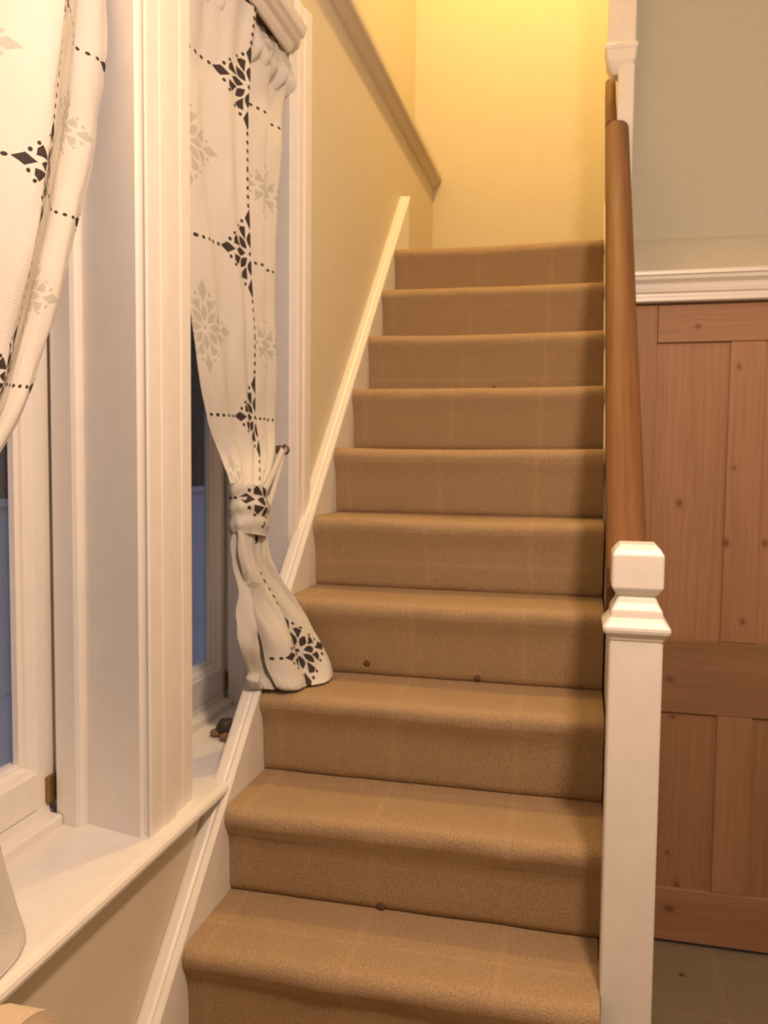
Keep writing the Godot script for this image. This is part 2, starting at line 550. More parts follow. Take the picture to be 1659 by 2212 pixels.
func build_shell() -> void:
	wall_part("floor", [[Vector3(-1.2, -0.1, -4.6), Vector3(2.2, 0.0, 5.7)]], M.floor_carpet, "brown carpeted hall floor in front of the pine door")
	var fs := tool_new()
	blob(fs, Vector3(0.335, 0.001, -2.60), Vector3(0.008, 0.003, 0.007), 17)
	put(fs, "dark_mark", M.stain, get_node("floor"))
	wall_part("ceiling", [[Vector3(-1.2, 3.7, -1.4), Vector3(2.2, 3.9, 5.7)], [Vector3(0.06, 3.7, -3.1), Vector3(2.2, 3.9, -1.4)], [Vector3(-1.2, 5.4, -4.6), Vector3(0.6, 5.6, -1.2)]], M.ceiling, "white ceiling above the hall and the upper landing")
	# window wall with its two openings; above the stairs its top part is set back
	var o := 0.845
	wall_part("wall_left", [
		[Vector3(-1.05, 0, -2.24), Vector3(WALL, o - 0.025, 5.6)],
		[Vector3(-1.05, o - 0.025, -0.68), Vector3(WALL, 3.7, 5.6)],
		[Vector3(-1.05, 2.77, -2.24), Vector3(WALL, 3.7, -0.68)],
		[Vector3(-1.05, o - 0.025, -1.575), Vector3(-0.80, 2.77, -1.44)],
		[Vector3(-1.05, 0, -4.5), Vector3(WALL, 3.03, -2.24)],
		[Vector3(-1.05, 3.03, -2.45), Vector3(WALL, 3.7, -2.24)],
		[Vector3(-1.05, 3.7, -2.45), Vector3(-0.885, 5.4, -1.3)],
		[Vector3(-1.05, 3.03, -4.5), Vector3(-0.885, 5.4, -2.45)],
	], M.wall, "cream plaster wall with two windows beside the stairs")
	wall_part("wall_back", [[Vector3(-1.1, 0, -4.5), Vector3(0.5, 5.4, BACK)]], M.wall, "bright cream plaster wall at the head of the stairs")
	wall_part("wall_landing", [[Vector3(0.17, 0, BACK), Vector3(0.32, 5.4, -3.225)], [Vector3(0.10, 3.9, -3.225), Vector3(0.32, 5.4, -1.4)], [Vector3(-1.1, 3.9, -1.4), Vector3(0.32, 5.4, -1.25)]], M.wall, "cream plaster wall closing the right of the upper landing")
	# the wall over the door leans back from the door head
	var st := tool_new()
	prism(st, pv([[-3.22, 2.30], [-3.055, 2.318], [-3.075, 2.335], [-3.083, 2.36], [-3.083, 3.7], [-3.22, 3.7]]), 0, 0.142, 2.05)
	tag(put(st, "wall_over_door", M.stone), "grey beige plaster wall standing back above the pine door", "wall", "structure")
	st = tool_new()
	prism(st, pv([[-3.22, 2.13], [-2.79, 2.13], [-2.79, 2.150], [-2.815, 2.168], [-3.055, 2.318], [-3.22, 2.30]]), 0, 0.142, 2.05)
	prism(st, pv([[-3.22, 2.13], [-2.79, 2.13], [-2.79, 2.150], [-2.9, 2.20], [-3.22, 2.20]]), 0, 0.10, 0.142)
	tag(put(st, "trim_6", M.stone_pale), "paler sloping plaster band between the door head and the wall above", "plaster band", "structure")
	wall_part("wall_beside_door", [[Vector3(0.86, 0, -2.9), Vector3(2.05, 2.13, FRONT + 0.01)], [Vector3(0.10, 0, -2.9), Vector3(0.118, 2.06, FRONT + 0.01)]], M.stone, "plaster wall at the sides of the pine door")
	wall_part("wall_right", [[Vector3(2.0, 0, -3.3), Vector3(2.2, 3.7, 5.6)]], M.white_wall, "plain plaster wall closing the hall on the right")  # unseen wall, set close and whitened to bounce fill light leftward
	wall_part("wall_front", [[Vector3(-1.1, 0, 5.5), Vector3(2.2, 3.7, 5.7)]], M.stone, "plain plaster wall behind the viewer")
	# ledge moulding along the left wall above the stairs
	st = tool_new()
	prism(st, pv([[-0.90, 2.958], [WALL, 2.958], [-0.772, 2.965], [-0.752, 2.985], [-0.742, 2.99], [-0.738, 3.0], [-0.738, 3.024], [-0.742, 3.03], [-0.90, 3.03]]), 2, BACK + 0.01, -2.0)
	tag(put(st, "trim_1", M.wall), "cream moulded ledge running high along the left stair wall", "ledge", "structure")
	# door head moulding
	st = tool_new()
	var y0 := 2.058
	var z := FRONT + 0.01
	prism(st, pv([[z - 0.05, y0], [z + 0.018, y0], [z + 0.022, y0 + 0.003], [z + 0.022, y0 + 0.013], [z + 0.012, y0 + 0.018], [z + 0.012, y0 + 0.026], [z + 0.022, y0 + 0.029], [z + 0.024, y0 + 0.040], [z + 0.018, y0 + 0.045], [z + 0.020, y0 + 0.055], [z + 0.034, y0 + 0.066], [z + 0.036, y0 + 0.076], [z + 0.042, y0 + 0.079], [z + 0.042, y0 + 0.088], [z + 0.030, y0 + 0.094], [z - 0.05, y0 + 0.097]]), 0, 0.10, 1.05)
	tag(put(st, "trim_2", M.white), "white moulded door head above the pine door", "moulding", "structure")

# ------------------------------------------------------------------ windows
func window(called: String, z_near: float, z_far: float, label: String, shift := 0.0) -> void:
	var t := base(called)
	tag(t, label, "window", "structure")
	var bot := 0.845
	var top := 2.77
	var sx := -1.0       # room face of the sash
	# far reveal, splayed: a flat panel then the staff bead, facing the room
	for far: bool in [true, false]:
		var z := z_far if far else z_near
		var s := 1.0 if far else -1.0
		var st := tool_new()
		prism(st, pv([[-0.79, z - s * 0.03], [-0.79, z + s * 0.006], [-0.795, z + s * 0.012], [-0.925, z - s * 0.018], [-0.93, z - s * 0.05]]), 1, bot, top)
		put(st, "reveal_panel", M.white, t)
		st = tool_new()
		prism(st, pv([[-0.925, z - s * 0.06], [-0.925, z - s * 0.008], [-0.93, z - s * 0.001], [-0.938, z + s * 0.002], [-0.984, z - s * 0.004], [-0.988, z - s * 0.012], [-0.988, z - s * 0.06]]), 1, bot, top)
		put(st, "staff_bead", M.white, t)
		# sash box behind
		st = tool_new()
		slab(st, Vector3(-1.042, bot, minf(z - s * 0.16, z - s * 0.022)), Vector3(-0.989, top, maxf(z - s * 0.16, z - s * 0.022)), 0.003)
		put(st, "sash_box", M.white, t)
	var a := z_far - 0.018 - shift
	var b := z_near + 0.018
	# lower sash
	for far: bool in [true, false]:
		var z := a if far else b
		var s := 1.0 if far else -1.0
		var st := tool_new()
		prism(st, pv([[sx, z], [sx, z + s * 0.048], [sx - 0.004, z + s * 0.052], [sx - 0.010, z + s * 0.058], [sx - 0.012, z + s * 0.066], [sx - 0.018, z + s * 0.068], [sx - 0.020, z + s * 0.078], [sx - 0.032, z + s * 0.078], [sx - 0.045, z + s * 0.06], [sx - 0.045, z]]), 1, bot + 0.04, 2.0)
		put(st, "sash_stile", M.white, t)
		st = tool_new()
		var zz := z + s * 0.004
		slab(st, Vector3(sx - 0.002, bot + 0.045, minf(zz, zz + s * 0.024)), Vector3(sx + 0.009, bot + 0.096, maxf(zz, zz + s * 0.024)), 0.001)
		tag_part(put(st, "sash_plate", M.brass, t), "dull brass plate on the foot of the sash")
	var st2 := tool_new()
	prism(st2, pv([[sx - 0.045, bot + 0.042], [sx - 0.001, bot + 0.042], [sx - 0.001, bot + 0.110], [sx - 0.006, bot + 0.115], [sx - 0.010, bot + 0.123], [sx - 0.020, bot + 0.128], [sx - 0.024, bot + 0.137], [sx - 0.045, bot + 0.137]]), 2, a + 0.02, b - 0.02)
	put(st2, "bottom_rail", M.white, t)
	st2 = tool_new()
	slab(st2, Vector3(sx - 0.06, 1.97, a), Vector3(sx, 2.01, b), 0.004)
	put(st2, "meeting_rail", M.white, t)
	st2 = tool_new()
	slab(st2, Vector3(sx - 0.040, bot + 0.10, a + 0.06), Vector3(sx - 0.036, 1.99, b - 0.06), 0.0005)
	put(st2, "lower_pane", M.glass, t)
	# upper sash, further out
	st2 = tool_new()
	slab(st2, Vector3(sx - 0.075, 2.0, a + 0.06), Vector3(sx - 0.071, 2.70, b - 0.06), 0.0005)
	put(st2, "upper_pane", M.glass, t)
	st2 = tool_new()
	for z: float in [a, b - 0.07]:
		slab(st2, Vector3(sx - 0.09, 1.98, z), Vector3(sx - 0.05, top, z + 0.07), 0.004)
	slab(st2, Vector3(sx - 0.09, 2.69, a), Vector3(sx - 0.05, top, b), 0.004)
	put(st2, "upper_sash", M.white, t)
	# the inner lip of the stool under the sash
	st2 = tool_new()
	prism(st2, pv([[sx - 0.06, bot - 0.02], [sx + 0.030, bot - 0.02], [sx + 0.030, bot + 0.018], [sx + 0.026, bot + 0.022], [sx + 0.004, bot + 0.024], [sx + 0.001, bot + 0.040], [sx - 0.06, bot + 0.041]]), 2, z_far, z_near)
	put(st2, "sash_stool", M.white, t)

func tag_part(o: Node3D, label: String) -> void:
	o.set_meta("label", label)

func build_windows() -> void:
	window("window_1", -0.70, -1.40, "white sash window nearest the viewer with deep panelled reveal")
	window("window_2", -1.59, -2.215, "white sash window beside the stairs behind the tied curtain", 0.02)
	# upright moulded casing between the windows, at the far side of the second and the near side of the first
	var st := tool_new()
	var pier := [[-0.82, -1.400], [-0.785, -1.398], [-0.778, -1.392], [-0.775, -1.398], [-0.775, -1.440], [-0.773, -1.444], [-0.7725, -1.466], [-0.7745, -1.470], [-0.775, -1.493], [-0.778, -1.499], [-0.7805, -1.501], [-0.7815, -1.532], [-0.7795, -1.536], [-0.779, -1.541], [-0.7815, -1.546], [-0.782, -1.578], [-0.792, -1.584], [-0.82, -1.586]]
	prism(st, pv(pier), 1, 0.845, 2.80)
	tag(put(st, "trim_3", M.white), "white moulded upright casing between the two sash windows", "casing", "structure")
	st = tool_new()
	var far := [[-0.80, -2.205], [-0.776, -2.210], [-0.770, -2.218], [-0.773, -2.226], [-0.773, -2.252], [-0.767, -2.258], [-0.765, -2.272], [-0.763, -2.296], [-0.768, -2.306], [-0.785, -2.310], [-0.80, -2.310]]
	prism(st, pv(far), 1, 0.845, 2.80)
	tag(put(st, "trim_4", M.white), "white moulded upright casing at the stair side of the far window", "casing", "structure")
	st = tool_new()
	prism(st, pv([[-0.80, -0.70], [-0.77, -0.69], [-0.765, -0.60], [-0.80, -0.59]]), 1, 0.845, 2.80)
	tag(put(st, "trim_5", M.white), "white upright casing at the near side of the first window", "casing", "structure")
	# the sill runs under both windows
	st = tool_new()
	var prof := PackedVector2Array()
	for p: Array in [[-1.0, 0.818], [-0.785, 0.818], [-0.757, 0.818]]:
		prof.append(Vector2(p[0], p[1]))
	for i in 7:
		var a := -PI / 2 + PI * i / 6.0
		prof.append(Vector2(-0.757 + 0.0135 * cos(a), 0.8315 + 0.0135 * sin(a)))
	prof.append(Vector2(-1.0, 0.845))
	prism(st, prof, 2, -2.22, -0.55)
	tag(put(st, "window_sill", M.white), "long white painted sill running under both sash windows", "sill", "structure")
	# cornice board over the far window, hiding the curtain heading
	var t := base("pelmet", Vector3(0, 0, 0))
	tag(t, "moulded wooden pelmet over the far window above the patterned curtain", "pelmet")
	st = tool_new()
	prism(st, pv([[-0.785, 2.662], [-0.785, 2.634], [-0.778, 2.634], [-0.770, 2.642], [-0.764, 2.652], [-0.752, 2.656], [-0.744, 2.664], [-0.736, 2.668], [-0.732, 2.676], [-0.728, 2.692], [-0.734, 2.70], [-0.785, 2.70]]), 2, -2.15, -1.40)
	put(st, "moulding", M.white, t)
	st = tool_new()
	slab(st, Vector3(-0.86, 2.655, -2.14), Vector3(-0.784, 2.70, -1.50), 0.002)
	put(st, "top_board", M.bark, t)
	# dusk outside: pale garden wall and a dark hedge
	var g := base("garden_wall", Vector3(-5.0, -0.6, -8))
	tag(g, "pale rendered garden wall seen through the window glass at dusk", "wall")
	st = tool_new()
	slab(st, Vector3(-0.2, 0, -14), Vector3(0, 1.7, 16), 0.01)
	put(st, "wall_face", M.render_wall, g)
	st = tool_new()
	slab(st, Vector3(-0.25, 1.7, -14), Vector3(0.05, 1.76, 16), 0.01)
	put(st, "coping", M.render_wall, g)
	var hedge := base("hedge", Vector3(-5.6, -0.6, -8))
	tag(hedge, "tall dark hedge above the garden wall outside the windows", "hedge")
	st = tool_new()
	st.set_smooth_group(0)
	var hn := noise(0.9, 3, 91)
	var grid := func(i: int, j: int) -> Vector3:
		var y := 5.4 * i / 12.0
		var zz := -14.0 + 30.0 * j / 60.0
		return Vector3(0.25 * hn.get_noise_2d(y * 2.0, zz * 2.0) - 0.5 * maxf(0.0, y - 4.7), y + (0.3 * hn.get_noise_2d(zz * 3.0, 7.0) if i > 10 else 0.0), zz)
	for i in 12:
		for j in 60:
			quad(st, grid.call(i, j), grid.call(i + 1, j), grid.call(i + 1, j + 1), grid.call(i, j + 1), Vector3(1, 0, 0))
	for j in 60:
		var p: Vector3 = grid.call(12, j)
		var q: Vector3 = grid.call(12, j + 1)
		quad(st, p, q, Vector3(-1.2, 5.2, q.z), Vector3(-1.2, 5.2, p.z), Vector3(0, 1, 0))
		quad(st, Vector3(-1.2, 5.2, p.z), Vector3(-1.2, 5.2, q.z), Vector3(-1.2, 0, q.z), Vector3(-1.2, 0, p.z), Vector3(-1, 0, 0))
	put(st, "foliage", M.hedge, hedge)
	st = tool_new()
	slab(st, Vector3(-30, -0.8, -30), Vector3(-1.2, -0.6, 20), 0.0)
	tag(put(st, "ground_outside", M.render_wall), "pale paving outside the windows", "ground", "structure")

# ------------------------------------------------------------------ stairs
func tread_y(k: int) -> float:
	return 0.6 + RISE * k

func corner_z(k: int) -> float:
	return -(D0 + GOING * k)

func step_mesh(k: int) -> SurfaceTool:
	var st := SurfaceTool.new()
	st.begin(Mesh.PRIMITIVE_TRIANGLES)
	st.set_smooth_group(0)
	var nz := corner_z(k) + GOING          # the riser's foot
	var y0 := tread_y(k) - RISE
	var y1 := tread_y(k)
	var last := k == 9
	var deep := (BACK + 0.002) if last else corner_z(k) - 0.012
	var n := 32
	var sag := noise(1.0, 2, 100 + k)
	var prof := []     # (z forward of the riser foot, y)
	prof.append(Vector2(-0.012, y0 - 0.004))
	prof.append(Vector2(0.000, y0 + 0.004))
	prof.append(Vector2(0.004, y0 + 0.02))
	prof.append(Vector2(0.004, y0 + 0.06))
	prof.append(Vector2(0.007, y0 + 0.10))
	prof.append(Vector2(0.014, y0 + 0.135))
	for i in 9:
		var a := -0.35 + (PI / 2 + 0.35) * i / 8.0
		prof.append(Vector2(0.0045 + 0.027 * cos(a), y1 - 0.030 + 0.030 * sin(a)))
	prof.append(Vector2(-0.03, y1 + 0.001))
	prof.append(Vector2(-0.10, y1))
	prof.append(Vector2(-GOING + 0.03, y1))
	var pts := []
	for i in prof.size():
		var row := PackedVector3Array()
		for j in n + 1:
			var x := lerpf(XL, XR if k > 0 else 0.0545, float(j) / n)
			var w: float = clampf((prof[i].y - y0) / RISE, 0.0, 1.0)
			var dy := -0.003 * sin(PI * float(j) / n) * w + 0.0035 * sag.get_noise_1d(x * 1.6) * w
			var dz := 0.004 * sag.get_noise_1d(x * 2.0 + 9.0) * w + (0.003 * sag.get_noise_2d(x * 5.0, prof[i].y * 12.0))
			row.append(Vector3(x, prof[i].y + dy, nz + prof[i].x + dz))
		pts.append(row)
	var back := PackedVector3Array()
	for j in n + 1:
		back.append(Vector3(lerpf(XL, XR if k > 0 else 0.0545, float(j) / n), y1, deep))
	pts.append(back)
	for i in pts.size() - 1:
		for j in n:
			quad(st, pts[i][j], pts[i][j + 1], pts[i + 1][j + 1], pts[i + 1][j], Vector3(0, 0.5, 1))
	return st

func build_stairs() -> void:
	var t := base("staircase")
	tag(t, "straight carpeted staircase with white strings climbing between wall and handrail", "staircase")
	var steps := {}
	for k in range(-2, 10):
		steps[k] = put(step_mesh(k), "carpeted_step", M.carpet, t)
	# dark marks trodden into the pile near the feet of four risers: [step, x, up the riser, size]
	for q: Array in [[3, -0.535, 0.030, 0.010], [3, -0.245, 0.012, 0.008], [1, -0.395, 0.010, 0.009], [7, -0.30, 0.014, 0.007]]:
		var ss := tool_new()
		blob(ss, Vector3(q[1], tread_y(q[0]) - RISE + q[2], corner_z(q[0]) + GOING + 0.0035), Vector3(q[3], q[3] * 0.9, 0.003), 7)
		put(ss, "dark_mark", M.stain, steps[q[0]])
	# timber carcase below the carpet
	var st := tool_new()
	var poly := PackedVector2Array()
	poly.append(Vector2(corner_z(-2) + GOING - 0.015, 0.0))
	for k in range(-2, 10):
		poly.append(Vector2(corner_z(k) + GOING - 0.015, tread_y(k) - 0.012))
		poly.append(Vector2((corner_z(k) if k < 9 else BACK + 0.035) - 0.015, tread_y(k) - 0.012))
	poly.append(Vector2(BACK + 0.02, 1.8))
	poly.append(Vector2(corner_z(2), 0.0))
	prism(st, poly, 0, XL + 0.002, 0.0535)
	put(st, "carcase", M.bark, t)
	# wall string: a sloping board with a rounded capping
	var slope := RISE / GOING
	var f := func(z: float) -> float: return EYE + 0.985 * -z - 2.385
	st = tool_new()
	var s := PackedVector2Array([Vector2(-1.0, 0.0), Vector2(-1.0, f.call(-1.0) - 0.012), Vector2(-3.555, f.call(-3.555) - 0.012), Vector2(-3.555, tread_y(9)), Vector2(-3.555, 1.9), Vector2(-2.4, 0.6), Vector2(-1.8, 0.0)])
	prism(st, s, 0, WALL + 0.001, XL - 0.001)
	put(st, "wall_string", M.white, t)
	st = tool_new()
	var za := -0.99
	var zb := -3.56
	var cap := PackedVector2Array([Vector2(WALL + 0.001, 0.0), Vector2(-0.740, 0.0), Vector2(-0.740, 0.007), Vector2(-0.744, 0.013), Vector2(-0.752, 0.015), Vector2(-0.757, 0.012), Vector2(-0.763, 0.015), Vector2(-0.778, 0.015), Vector2(WALL + 0.001, 0.013)])
	for i in cap.size():
		var a := cap[i]
		var b := cap[(i + 1) % cap.size()]
		var out := Vector3((b - a).y, -(b - a).x, -(b - a).x * 0.9)
		var y_a: float = f.call(za)
		var y_b: float = f.call(zb)
		quad(st, Vector3(a.x, y_a - 0.013 + a.y, za), Vector3(b.x, y_a - 0.013 + b.y, za), Vector3(b.x, y_b - 0.013 + b.y, zb), Vector3(a.x, y_b - 0.013 + a.y, zb), out)
	for i in range(1, cap.size() - 1):
		var y_b: float = f.call(zb)
		tri(st, Vector3(cap[0].x, y_b - 0.013 + cap[0].y, zb), Vector3(cap[i].x, y_b - 0.013 + cap[i].y, zb), Vector3(cap[i + 1].x, y_b - 0.013 + cap[i + 1].y, zb), Vector3(0, 0, -1))
	put(st, "string_capping", M.white, t)

# ------------------------------------------------------------------ balustrade
func rail_top(z: float) -> float:
	return EYE + 1.166 + 0.985 * (-z - 3.0)

func build_balustrade() -> void:
	# boarded panel between the string and the handrail
	var st := tool_new()
	prism(st, pv([[-1.592, 0.0], [-1.592, rail_top(-1.592) - 0.092], [-2.985, rail_top(-2.985) - 0.092], [-2.985, 2.10], [-2.80, 1.3], [-2.80, 0.0]]), 0, XR + 0.005, XR + 0.030)
	tag(put(st, "balustrade_panel", M.white), "white painted panel boarding the stair side below the handrail", "panel")
	st = tool_new()
	prism(st, pv([[-2.5, 1.56], [-3.56, 2.61], [-3.56, 2.1], [-3.2, 1.7], [-2.5, 1.3]]), 0, XR + 0.0005, XR + 0.004)
	tag(put(st, "stair_string", M.white), "narrow white outer string beside the topmost carpeted steps", "string")
	# handrail: rounded section swept up the slope
	var t := base("handrail")
	tag(t, "varnished pine handrail sloping up beside the stairs to the upper newel", "handrail")
	put_sheet(rail_mesh(-1.594, -2.985, 0.050, 0.126, 0.05), "rail", M.rail, t)
	put_sheet(rail_mesh(-2.985, -3.235, 0.050, 0.0865, 1.9), "rail_end", M.rail, t)
	# lower newel
	var n := base("newel_post", Vector3.ZERO)
	tag(n, "white square newel post with moulded block cap at the stair foot", "newel post")
	var c := Vector3(0.1, 0, -1.545)
	st = tool_new()
	turned_square(st, [[0.0, 0.045], [1.252, 0.045]], c)
	put(st, "shaft", M.white, n)
	st = tool_new()
	turned_square(st, [[1.250, 0.0445], [1.254, 0.047], [1.260, 0.049], [1.267, 0.0555, 0.004], [1.272, 0.057, 0.005], [1.277, 0.0565, 0.005], [1.286, 0.050, 0.004], [1.293, 0.0445], [1.302, 0.0435], [1.306, 0.0425], [1.318, 0.036], [1.329, 0.0315]], c)
	put(st, "collar", M.white, n)
	st = tool_new()
	turned_square(st, [[1.328, 0.032], [1.333, 0.036], [1.343, 0.0425], [1.346, 0.0435], [1.401, 0.0435], [1.404, 0.0425], [1.412, 0.038], [1.4195, 0.031, 0.002], [1.4205, 0.030, 0.002]], c)
	put(st, "block_cap", M.white, n)
	# upper newel, hanging from the floor above
	var u := base("newel_post", Vector3.ZERO)
	tag(u, "white square newel post with bowl shaped collar at the top of the handrail", "newel post")
	c = Vector3(0.0965, 0, -3.035)
	st = tool_new()
	turned_square(st, [[2.965, 0.0455], [3.695, 0.0455]], c)
	put(st, "post", M.white, u)
	st = tool_new()
	turned_square(st, [[2.872, 0.026], [2.880, 0.032], [2.895, 0.040, 0.006], [2.912, 0.0475, 0.008], [2.930, 0.0495, 0.006], [2.945, 0.050, 0.004], [2.950, 0.0525], [2.960, 0.0535], [2.966, 0.051], [2.969, 0.0455]], c)
	put(st, "bowl_collar", M.white, u)
	st = tool_new()
	slab(st, Vector3(0.0875, 2.02, -3.07), Vector3(0.141, 2.90, -2.995), 0.003)
	put(st, "lower_shaft", M.white, u)

func rail_mesh(z0: float, z1: float, x0: float, x1: float, v0: float) -> SurfaceTool:
	# closed section: flat-bottomed, rounded top; walked as a grid ring by ring
	var w := x1 - x0
	var sec := PackedVector2Array()
	var hgt := 0.075
	sec.append(Vector2(x0 + 0.012, -hgt))
	sec.append(Vector2(x0 + 0.004, -hgt + 0.006))
	sec.append(Vector2(x0, -hgt + 0.016))
	var rr := minf(w * 0.5, 0.032)
	for i in 9:
		var a := PI - PI / 2 * i / 8.0
		sec.append(Vector2(x0 + rr + rr * cos(a), -rr * 0.75 + rr * 0.75 * sin(a)))
	for i in 9:
		var a := PI / 2 - PI / 2 * i / 8.0
		sec.append(Vector2(x1 - rr + rr * cos(a), -rr * 0.75 + rr * 0.75 * sin(a)))
	sec.append(Vector2(x1, -hgt + 0.016))
	sec.append(Vector2(x1 - 0.004, -hgt + 0.006))
	sec.append(Vector2(x1 - 0.012, -hgt))
	sec.append(sec[0])
	var mid := Vector2((x0 + x1) / 2, -0.035)
	var g := []
	var uv := []
	var run := [0.0]
	for j in range(1, sec.size()):
		run.append(run[-1] + sec[j].distance_to(sec[j - 1]))
	for q: Array in [[z0, 0.0], [z0, 1.0], [lerpf(z0, z1, 0.25), 1.0], [lerpf(z0, z1, 0.5), 1.0], [lerpf(z0, z1, 0.75), 1.0], [z1 + 0.006, 1.0], [z1, 0.88], [z1, 0.0]]:
		var row := PackedVector3Array()
		var ru := PackedVector2Array()
		for j in sec.size():
			var p := mid.lerp(sec[j], q[1])
			row.append(Vector3(p.x, rail_top(q[0]) + p.y * 1.2, q[0]))
			ru.append(Vector2(run[j] / 0.30, (v0 + (z0 - q[0]) * 1.403) / 2.2))
		g.append(row)
		uv.append(ru)
	var st := SurfaceTool.new()
	st.begin(Mesh.PRIMITIVE_TRIANGLES)
	for i in g.size() - 1:
		st.set_smooth_group(-1 if i == 0 or i >= g.size() - 2 else 0)
		for j in sec.size() - 1:
			var m: Vector3 = (g[i][j] + g[i + 1][j + 1]) * 0.5
			var out := Vector3(m.x - mid.x, m.y - rail_top(m.z) - mid.y * 1.2, 0)
			if i == 0:
				out = Vector3(0, 0, 1)
			if i >= g.size() - 2:
				out = Vector3(0, 0, -1)
			var idx: Array = [[i, j], [i, j + 1], [i + 1, j + 1], [i, j], [i + 1, j + 1], [i + 1, j]]
			for tr: Array in [[0, 1, 2], [3, 4, 5]]:
				var a: Vector3 = g[idx[tr[0]][0]][idx[tr[0]][1]]
				var b: Vector3 = g[idx[tr[1]][0]][idx[tr[1]][1]]
				var c: Vector3 = g[idx[tr[2]][0]][idx[tr[2]][1]]
				if (b - a).cross(c - a).length() < 1e-9:
					continue
				var order: Array = tr.duplicate()
				if (b - a).cross(c - a).dot(out) > 0.0:
					order = [tr[0], tr[2], tr[1]]
				for k: int in order:
					st.set_uv(uv[idx[k][0]][idx[k][1]])
					st.add_vertex(g[idx[k][0]][idx[k][1]])
	st.generate_normals()
	return st

# ------------------------------------------------------------------ pine door
func board(parent: Node3D, called: String, x0: float, x1: float, y0: float, y1: float, z0: float, z1: float, c := 0.002) -> void:
	var raw := tool_new()
	slab(raw, Vector3(x0, y0, z0), Vector3(x1, y1, z1), c)
	raw.generate_normals()
	var arr := raw.commit_to_arrays()
	var vs: PackedVector3Array = arr[Mesh.ARRAY_VERTEX]
	var uvs := PackedVector2Array()
	for p in vs:
		uvs.append(Vector2((clampf(p.x, x0 + 0.001, x1 - 0.001) - DOOR_X) / DOOR_W, (DOOR_H - clampf(p.y, y0 + 0.001, y1 - 0.001)) / DOOR_H))
	arr[Mesh.ARRAY_TEX_UV] = uvs
	var am := ArrayMesh.new()
	am.add_surface_from_arrays(Mesh.PRIMITIVE_TRIANGLES, arr)
	var mi := MeshInstance3D.new()
	mi.mesh = am
	mi.material_override = M.door
	mi.name = called
	parent.add_child(mi, true)

func build_pine_door() -> void:
	var t := base("door_1")
	tag(t, "stripped pine four panel door behind the white newel post", "door", "structure")
	var f := FRONT
	var k := f - 0.04
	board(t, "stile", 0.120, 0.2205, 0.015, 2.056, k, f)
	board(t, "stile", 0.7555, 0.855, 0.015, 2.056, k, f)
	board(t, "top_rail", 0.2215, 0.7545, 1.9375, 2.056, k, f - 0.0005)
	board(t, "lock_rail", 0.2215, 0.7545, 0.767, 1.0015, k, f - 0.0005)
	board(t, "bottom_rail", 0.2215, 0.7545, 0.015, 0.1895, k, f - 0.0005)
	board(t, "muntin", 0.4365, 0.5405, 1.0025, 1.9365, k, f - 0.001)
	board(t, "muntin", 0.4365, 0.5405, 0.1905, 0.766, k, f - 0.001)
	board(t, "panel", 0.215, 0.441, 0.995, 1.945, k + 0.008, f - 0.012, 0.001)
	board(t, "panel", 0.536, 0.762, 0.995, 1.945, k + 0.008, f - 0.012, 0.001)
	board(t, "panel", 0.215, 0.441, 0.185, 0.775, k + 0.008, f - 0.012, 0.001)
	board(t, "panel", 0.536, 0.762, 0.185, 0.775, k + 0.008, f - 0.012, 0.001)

# ------------------------------------------------------------------ curtains
# rows: [left point, right point, depth of the folds]; prof: (along, out) walked from left to right
func drape(rows: Array, prof: PackedVector2Array, ref: float, amp_ref: float, u_at: float, tile_u: float, v_of: Callable, sub := 6, ripple := 0.0, sd := 1) -> SurfaceTool:
	var line := PackedVector2Array()
	for i in prof.size() - 1:
		var p0 := prof[maxi(i - 1, 0)]
		var p3 := prof[mini(i + 2, prof.size() - 1)]
		for s in 7:
			line.append(prof[i].cubic_interpolate(prof[i + 1], p0, p3, s / 7.0))
	line.append(prof[-1])
	var arc := [0.0]
	for i in range(1, line.size()):
		arc.append(arc[-1] + Vector2((line[i].x - line[i - 1].x) * ref, (line[i].y - line[i - 1].y) * amp_ref).length())
	var zero := 0.0
	for i in line.size():
		if line[i].x <= u_at:
			zero = arc[i]
	var wob := noise(1.0, 3, sd)
	var g := []
	var uv := []
	for r in rows.size() - 1:
		var steps := sub if r < rows.size() - 2 else sub + 1
		for s in steps:
			var t := float(s) / sub
			var ra: Array = rows[maxi(r - 1, 0)]
			var rb: Array = rows[r]
			var rc: Array = rows[r + 1]
			var rd: Array = rows[mini(r + 2, rows.size() - 1)]
			var lp: Vector3 = rb[0].cubic_interpolate(rc[0], ra[0], rd[0], t)
			var rp: Vector3 = rb[1].cubic_interpolate(rc[1], ra[1], rd[1], t)
			var am: float = lerpf(rb[2], rc[2], t)
			var along := rp - lp
			var out := Vector3.UP.cross(along).normalized()
			if out.x < 0.0:
				out = -out
			var row := PackedVector3Array()
			var ru := PackedVector2Array()
			for i in line.size():
				var p := lp + along * line[i].x + out * line[i].y * am
				if ripple > 0.0:
					p += out * ripple * wob.get_noise_2d(arc[i] * 9.0, p.y * 4.0)
				row.append(p)
				ru.append(Vector2(0.5 + (arc[i] - zero) / tile_u, 0.5 + v_of.call(p.y)))
			g.append(row)
			uv.append(ru)
	return sheet(g, uv, 0.002)

func w(x: float, y: float, z: float) -> Vector3:
	return Vector3(x, y + EYE, z)

